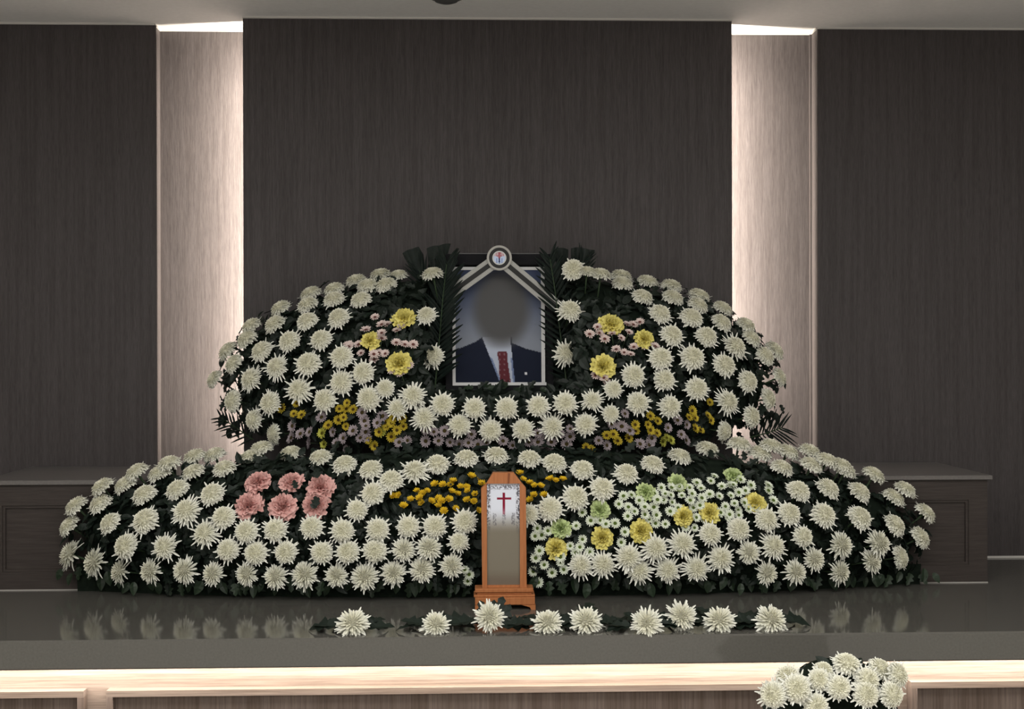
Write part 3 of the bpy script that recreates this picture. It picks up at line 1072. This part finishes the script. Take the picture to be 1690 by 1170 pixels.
# ------------------------------------------------------------------ mourning ribbon
RC = at(824, 426, PY-0.028)
rib = tag(empty('mourning_ribbon', RC), 'silver and black mourning ribbon with round cross medallion on the portrait top', 'ribbon')
for (ex, ey, nm) in ((738, 488, 'left'), (918, 505, 'right')):
    e = at(ex, ey, PY-0.016)-RC
    dv = e.normalized()
    side = Vector((dv.z, 0, -dv.x)).normalized()
    sag = Vector((0, -0.004, 0))

    def strip(h0, h1, off, th, name, m, parent):
        mb = MB()
        for k in range(9):
            s = k/8
            p = e*s+sag*math.sin(s*math.pi)+Vector((0, off, 0))
            for (h, y_) in ((h0, 0), (h1, 0), (h1, th), (h0, th)):
                mb.v.append(tuple(p+side*h+Vector((0, y_, 0))))
        for k in range(8):
            for q in range(4):
                a, b = k*4+q, k*4+(q+1) % 4
                mb.f.append((a, b, b+4, a+4))
        mb.f += [(3, 2, 1, 0), (32, 33, 34, 35)]
        return link(name, mb.mesh(name, m), parent)
    hw = 10.5*sc_
    band = strip(-hw, hw, 0, 0.0012, 'band', RIB_L, rib)
    strip(-hw*0.36, hw*0.36, -0.0006, 0.0005, 'stripe', RIB_D, band)
r0 = 20.5*sc_


def ring(name, prof, m, parent, n=48):
    return link(name, MB().lathe(prof, n, 'y').mesh(name, m, False), parent)


med = ring('medallion', [(0, .002), (r0, .002), (r0, .009), (r0*.93, .0105), (r0*.83, .009), (r0*.83, .007), (0, .007)], new_mat('pewter', (0.46, 0.45, 0.42), .4, .5), rib)
ring('black_disc', [(r0*.82, .0070), (r0*.82, .0082), (r0*.56, .0082), (r0*.56, .007)], RIB_D, med)
ring('inner_rim', [(r0*.56, .007), (r0*.56, .010), (r0*.46, .010), (r0*.46, .0078)], new_mat('bright_pewter', (0.60, 0.60, 0.60), .35, .5), med)
em = MB()
ng, na = 14, 40
for i in range(ng+1):
    for j in range(na):
        rr = r0*.46*i/ng
        t = 2*math.pi*j/na
        x, z = rr*math.cos(t), rr*math.sin(t)
        u, v = x/(r0*.46), z/(r0*.46)
        c = (176, 190, 214)
        if v < 0 and abs(abs(u)-0.45) < .10:
            c = (120, 134, 176)
        if v > 0.30 and abs(u) < .85:
            c = (165, 128, 134) if (int((u+2)*5) % 2) else (190, 168, 176)
        if abs(u) < .17 and v > -0.05:
            c = (150, 84, 92)
        if abs(u) < .12 and v < -0.05:
            c = (40, 48, 84)
        if abs(v-0.35) < .10 and abs(u) < .5:
            c = (156, 96, 104)
        em.v.append((x, -0.0079, z))
        em.c.append(tuple(min(1, q*1.3) for q in lin(c)))
for i in range(ng):
    for j in range(na):
        a, b = i*na+j, i*na+(j+1) % na
        em.f.append((a, b, b+na, a+na))
link('cross_emblem', em.mesh('cross_emblem', PRINT), med)

# ------------------------------------------------------------------ spirit tablet
TY = 3.37
TB = at(836, 1007, TY)
TB.z = DECK
tab = tag(empty('spirit_tablet', TB), 'orange wooden spirit tablet with red cross on white paper, standing before the flowers', 'tablet')
ts = pxm(TY)


def tp(px, py):
    return ((px-836)*ts, at(836, py, TY).z-DECK)


def prism(mb, outline, y0, y1):
    i = len(mb.v)
    n = len(outline)
    for y in (y0, y1):
        for (x, z) in outline:
            mb.v.append((x, y, z))
    mb.f.append(tuple(i+k for k in range(n-1, -1, -1)))
    mb.f.append(tuple(i+n+k for k in range(n)))
    for k in range(n):
        q = (k+1) % n
        mb.f.append((i+k, i+q, i+n+q, i+n+k))
    return mb


ol = [tp(796, 968), tp(794.5, 805), tp(804, 796), tp(814, 779), tp(848, 779), tp(861, 796), tp(868, 804), tp(869, 968)]
ol = ol[::-1]
link('board', prism(MB(), ol, -0.008, 0.014).mesh('board', TABW), tab)
# raised side posts and head piece frame the paper
link('side_post', prism(MB(), [tp(796, 968), tp(804, 968), tp(803.5, 797), tp(794.5, 805)], -0.015, -0.008).mesh('side_post', TABW), tab)
link('side_post', prism(MB(), [tp(858, 968), tp(869, 968), tp(868, 804), tp(858, 794)], -0.015, -0.008).mesh('side_post', TABW), tab)
link('head_piece', prism(MB(), [tp(803.5, 797), tp(858, 797), tp(861, 796), tp(848, 779), tp(814, 779), tp(804, 795)], -0.017, -0.008).mesh('head_piece', TABW), tab)
link('crest_groove_shade', prism(MB(), [tp(838, 797), tp(840.5, 797), tp(842, 780), tp(838.5, 780)], -0.0185, -0.017).mesh('crest_groove_shade', new_mat('groove_shade_wood', (.22, .07, .024), .6)), tab)  # flat-on dark strip, its colour standing in for the shade inside a groove


def stepb(name, px0, px1, py0, py1, yf, yb):
    x0, z1 = tp(px0, py0)
    x1, z0 = tp(px1, py1)
    link(name, MB().box(x0, x1, yf, yb, z0, z1, 0.0018).mesh(name, TABW), tab)


stepb('base_step', 784, 879.5, 968, 974.5, -0.030, 0.030)
stepb('base_step', 787, 877, 974.5, 978, -0.026, 0.028)
stepb('base_step', 782, 882, 978, 982, -0.032, 0.032)
stepb('base_block', 784, 882, 982, 994.5, -0.034, 0.034)
x0, z1 = tp(784, 994.5)
for (xa, xb) in ((784, 806), (860, 883)):
    pa = [tp(xa, 994.5), tp(xb, 994.5)]
    xL, xR, zt_ = pa[0][0], pa[1][0], pa[0][1]
    if xa < 800:
        o_ = [(xL, 0.0), (xL+0.012, 0.0), (xL+0.016, zt_*.55), (xR, zt_), (xL, zt_)]
    else:
        o_ = [(xR-0.012, 0.0), (xR, 0.0), (xR, zt_), (xL, zt_), (xR-0.016, zt_*.55)]
    link('foot', prism(MB(), o_, -0.033, 0.033).mesh('foot', TABW), tab)
# paper with printed border, cross and a faint column of writing
pp = MB()
gx, gy = 64, 190
rp = random.Random(5)
blot = [[rp.random() for _ in range(60)] for _ in range(140)]


def blotn(a, b):
    i, j = int(a) % 140, int(b) % 60
    fa, fb = a-int(a), b-int(b)
    q = lambda m, n: blot[m % 140][n % 60]
    return (q(i, j)*(1-fa)+q(i+1, j)*fa)*(1-fb)+(q(i, j+1)*(1-fa)+q(i+1, j+1)*fa)*fb


def paper_colour(x, y):
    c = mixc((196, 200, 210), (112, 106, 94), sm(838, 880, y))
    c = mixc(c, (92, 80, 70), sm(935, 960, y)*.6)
    edge_ = min(x-804, 858-x)
    k = 0.0
    if edge_ < 6.5:
        k = sm(0.40, 0.62, blotn(y*0.62, x*0.9))*(1-sm(850, 885, y))*(1-sm(4, 7, edge_))
    if 798 < y < 808 and 807 < x < 855:
        k = max(k, sm(0.42, 0.62, blotn(x*0.7+40, y*0.8))*(1-abs(y-803)/5.5))
    for cx in (817, 832, 847):
        if 846 < y < 866 and abs(x-cx) < 3:
            k = max(k, 0.55*sm(.45, .6, blotn(y*.9+cx, x*1.1)))
    c = mixc(c, (62, 60, 66), min(1, k)*.85)
    # cross
    if (abs(x-832) < 2.0 and 812 < y < 848) or (abs(y-822) < 1.8 and 820.5 < x < 844):
        c = mixc((116, 26, 46), c, sm(832, 850, y)*.55)
    return c


for j in range(gy+1):
    for i in range(gx+1):
        px, py = 804+(858-804)*i/gx, 797+(964-797)*j/gy
        x, z = tp(px, py)
        pp.v.append((x, -0.0085, z))
        pp.c.append(tuple(min(1, q*1.35) for q in lin(paper_colour(px, py))))
for j in range(gy):
    for i in range(gx):
        a = j*(gx+1)+i
        pp.f.append((a, a+gx+1, a+gx+2, a+1))
link('paper', pp.mesh('paper', PRINT), tab)


# ------------------------------------------------------------------ palm fronds beside the portrait
def frond(pts_px, Y0, Y1, llen, n, half, label, group, tipdir=None, wleaf=0.006):
    """upright palm frond: midrib through the pixel points, slender leaflets in a V"""
    P = [at(x, y, Y0+(Y1-Y0)*k/(len(pts_px)-1)) for k, (x, y) in enumerate(pts_px)]
    root = tag(empty('palm_frond', P[0]), label, 'leaf', group)
    link('midrib', MB().tube([p-P[0] for p in P], [0.003]+[0.0018]*(len(P)-1), 6).mesh('midrib', STEM), root)

    def on(s):
        f = s*(len(P)-1)
        i = min(int(f), len(P)-2)
        return P[i].lerp(P[i+1], f-i), (P[i+1]-P[i]).normalized()
    for k in range(n):
        s = 0.05+0.95*k/(n-1)
        p, d_ = on(s)
        for sd in (-1, 1):
            side = Vector((d_.z, 0, -d_.x))*sd
            ang = R(half*(1-0.45*s)+random.uniform(-5, 5))
            dv = (d_*math.cos(ang)+side*math.sin(ang)+Vector((0, -0.22+random.uniform(-.12, .1), 0))).normalized()
            L = llen*(0.75+0.4*math.sin(math.pi*min(1, s*.9+.1)))*random.uniform(.85, 1.1)
            wv = dv.cross(Vector((0, -1, 0.2))).normalized()*wleaf*0.5
            nv = dv.cross(wv).normalized()*wleaf*0.25
            mb = MB()
            for q in range(5):
                t = q/4
                c = p-P[0]+dv*L*t+Vector((0, 0, -0.10*L*t*t))
                ww = math.sin(math.pi*min(1, .16+.8*t))+0.06
                mb.v += [tuple(c-wv*ww+nv), tuple(c-nv*0.5), tuple(c+wv*ww+nv)]
            for q in range(4):
                a = q*3
                mb.f += [(a, a+1, a+4, a+3), (a+1, a+2, a+5, a+4)]
            link('leaflet', mb.mesh('leaflet', PALM), root)
    return root


frond([(718, 640), (725, 560), (731, 490), (737, 436)], 3.79, 3.82, 0.095, 26, 48, 'dark palm frond overlapping left edge of the portrait', 'palm fronds by the portrait', wleaf=0.011)
frond([(936, 640), (926, 560), (916, 480), (908, 428)], 3.80, 3.83, 0.085, 22, 52, 'dark palm frond overlapping right edge of the portrait', 'palm fronds by the portrait', wleaf=0.009)
frond([(718, 520), (704, 480), (690, 440)], 3.86, 3.88, 0.09, 12, 34, 'dark palm frond behind the topmost flower left of portrait', 'palm fronds by the portrait')
frond([(938, 520), (950, 470), (962, 432)], 3.86, 3.88, 0.09, 12, 34, 'dark palm frond behind the first skyline flower right of portrait', 'palm fronds by the portrait')
frond([(1238, 722), (1268, 714), (1290, 706)], 3.93, 3.95, 0.075, 11, 70, 'palm frond sticking out at right foot of the upper bank', None)
frond([(418, 726), (390, 706), (366, 690)], 3.93, 3.95, 0.05, 9, 60, 'palm frond sticking out at left foot of the upper bank', None)


def fan(cx, cy, tops, Y, label):
    """trimmed fan leaf: pleated blade cut off straight at the top"""
    c = at(cx, cy, Y)
    root = tag(empty('fan_leaf', c), label, 'leaf', 'trimmed fan leaves by the portrait')
    n = len(tops)
    for k in range(n-1):
        a, b = at(*tops[k], Y+.004)-c, at(*tops[k+1], Y+.004)-c
        m_ = (a+b)*0.5+Vector((0, -0.006, 0))
        mb = MB()
        q0 = Vector((0, 0, 0))
        mb.v = [tuple(q0+a*0.04), tuple(m_*0.04), tuple(q0+b*0.04), tuple(a*0.55), tuple(m_*0.55), tuple(b*0.55), tuple(a), tuple(m_), tuple(b)]
        mb.f = [(0, 1, 4, 3), (1, 2, 5, 4), (3, 4, 7, 6), (4, 5, 8, 7)]
        link('pleat', mb.mesh('pleat', PALM), root)
    link('stalk', MB().tube([(0, 0, .004), (0, 0.01, -.06)], .003, 6).mesh('stalk', STEM), root)


fan(707, 500, [(664, 418), (672, 413), (682, 410), (691, 407), (699, 421)], 3.875, 'dark fan leaf with cut top, outer one left of portrait')
fan(716, 500, [(704, 410), (714, 406), (725, 405), (735, 402), (744, 402)], 3.870, 'dark fan leaf with cut top, inner one left of portrait')
fan(934, 500, [(912, 412), (920, 409), (930, 409), (938, 412)], 3.875, 'dark fan leaf with cut top, inner one right of portrait')
fan(944, 500, [(942, 410), (952, 408), (962, 409), (973, 412), (982, 413)], 3.880, 'dark fan leaf with cut top, outer one right of portrait')

# ------------------------------------------------------------------ offering flowers lying along the slab's front edge
OFFER = [(582, 1031, 66, 'first'), (719, 1028, 56, ''), (808, 1018, 60, ''), (904, 1027, 60, ''), (967, 1017, 66, ''), (1067, 1028, 60, ''), (1125, 1017, 60, ''), (1187, 1021, 64, ''), (1273, 1021, 66, '')]
for k, (x, y, wpx, _) in enumerate(OFFER):
    Y = 3.075 if x != 1067 else 3.045
    rad = wpx/2*pxm(Y)
    p = at(x, y, Y)
    if k not in (2, 5, 6):
        p.z = DECK+rad*0.48
    n = Vector((random.uniform(-.25, .25), -1, 0.35 if k in (2, 5, 6) else 0.95)).normalized()
    pos = 'leftmost' if k == 0 else 'rightmost' if k == 8 else ordinal(k)+' from left'
    root = mum(p, n, rad*1.02, 'quill', 'cut white chrysanthemum with dark leaves lying on slab edge, %s of nine' % pos, 'offering flowers on the slab', stem=False)
    inv = root.matrix_world.inverted()
    # stem runs back along the slab
    hx = random.uniform(-.06, .06)
    e = Vector((p.x+hx, p.y+0.17, DECK+0.006))
    mid = Vector((p.x+hx*.3, p.y+0.05, DECK+0.018))
    link('stem', MB().tube([inv @ (p+Vector((0, .012, -.004))), inv @ mid, inv @ e], 0.0032/rad, 6).mesh('stem', STEM), root)
    spread = [(-.075, .01, -1.45), (.07, .01, 1.5), (-.060, .02, -1.2), (-.035, .06, -.8), (.038, .05, .9), (.055, .02, 1.3), (0.0, .08, 0.2), (-.015, .03, -.5)]
    if k == 2:
        spread += [(.05, .08, .5), (-.02, .09, -.2), (.03, .10, .3)]
    for (dx, dyy, a) in spread:
        b = Vector((p.x+dx*0.55, p.y+dyy*.6, DECK+0.010+random.uniform(0, .012)))
        dr = Vector((math.sin(a), math.cos(a)*0.6, random.uniform(.02, .35)))
        nn = Vector((random.uniform(-.3, .3), random.uniform(-.7, -.1), 1))
        lm = leaf_matrix(b, nn, dr, random.uniform(.055, .08))
        if k == 2 and dyy >= .08:
            lm = leaf_matrix(b, Vector((0, -1, .4)), Vector((a, .1, .9)), random.uniform(.05, .065))
        tip = (lm @ Vector((0, 1, -.22))).z
        if tip < DECK+0.002:
            lm.translation.z += DECK+0.002-tip
        lf = link('leaf', LEAVES[3 if random.random() < .7 else 1][1], root)
        lf.matrix_local = inv @ lm

# ------------------------------------------------------------------ wreath in the foreground
WY = 2.76
WC = at(1378, 1192, WY)
wr = tag(empty('wreath_stand', (WC.x, WY, 0)), 'round foliage wreath on a stand in front of the altar, lower right', 'wreath')
o0 = Vector((WC.x, WY, 0))
tor = MB()
n1, n2, R1, R2 = 40, 12, 84*pxm(WY), 32*pxm(WY)
for i in range(n1):
    a = 2*math.pi*i/n1
    for j in range(n2):
        b = 2*math.pi*j/n2
        rr = R1+R2*0.75*math.cos(b)
        tor.v.append((rr*math.cos(a), R2*math.sin(b)*.8, WC.z+rr*math.sin(a)))
for i in range(n1):
    for j in range(n2):
        i2, j2 = (i+1) % n1, (j+1) % n2
        tor.f.append((i*n2+j, i2*n2+j, i2*n2+j2, i*n2+j2))
link('moss_ring', tor.mesh('moss_ring', FOAM, True), wr)
link('backing', MB().lathe([(0, 0.0), (R1, 0.0), (R1, -.01), (0, -.01)], 32, 'y', (0, 0.03, WC.z)).mesh('backing', FOAM), wr)
for sx, sy in ((-.1, .05), (.1, .05), (0, .30)):
    link('leg', MB().tube([(sx*.3, .05, WC.z-.02), (sx*2, sy+.0, 0.0)], .010, 8).mesh('leg', BLACK), wr)
for k in range(120):
    a = random.uniform(0, 6.283)
    rr = R1+random.uniform(-.8, .45)*R2
    p = Vector((rr*math.cos(a), -R2*random.uniform(.3, .9), WC.z+rr*math.sin(a)))
    lf = link('leaf', random.choice(LEAVES)[1], wr)
    lf.matrix_local = leaf_matrix(p, Vector((math.cos(a)*.5, -1, math.sin(a)*.5)), Vector((math.cos(a+random.uniform(-1, 1)), -.2, math.sin(a+random.uniform(-1, 1)))), random.uniform(.03, .05))
WREATH = [(1275, 1146, 62, 'full', -.5, .1), (1300, 1116, 56, 'flat', -.3, .8), (1315, 1136, 66, 'full', -.2, .35), (1352, 1122, 54, 'full', -.1, .5), (1385, 1134, 56, 'full', .0, .3),
          (1398, 1096, 64, 'flat', .1, 1.0), (1359, 1106, 48, 'flat', 0, .9), (1453, 1104, 60, 'flat', .5, .9), (1482, 1113, 58, 'flat', .9, .6), (1432, 1122, 60, 'full', .2, .5), (1430, 1145, 62, 'full', .1, .3),
          (1472, 1146, 62, 'full', .5, .2), (1347, 1164, 58, 'full', 0, .05)]
srt = sorted(q[0] for q in WREATH)
for (x, y, wpx, kind, nx, nz) in WREATH:
    k = srt.index(x)
    pos = 'leftmost' if k == 0 else 'rightmost' if k == len(srt)-1 else ordinal(k)+' from left'
    yy = WY-0.06-(0.02 if nz < .4 else 0)+(.03 if nz > .75 else 0)
    n = Vector((nx, -1 if nz < .75 else -.55, nz)).normalized()
    rad = wpx/2*pxm(yy)*1.03
    mum(at(x, y, yy), n, rad, kind, 'white chrysanthemum on the foreground wreath, %s of its flowers' % pos, 'white chrysanthemums of the foreground wreath')
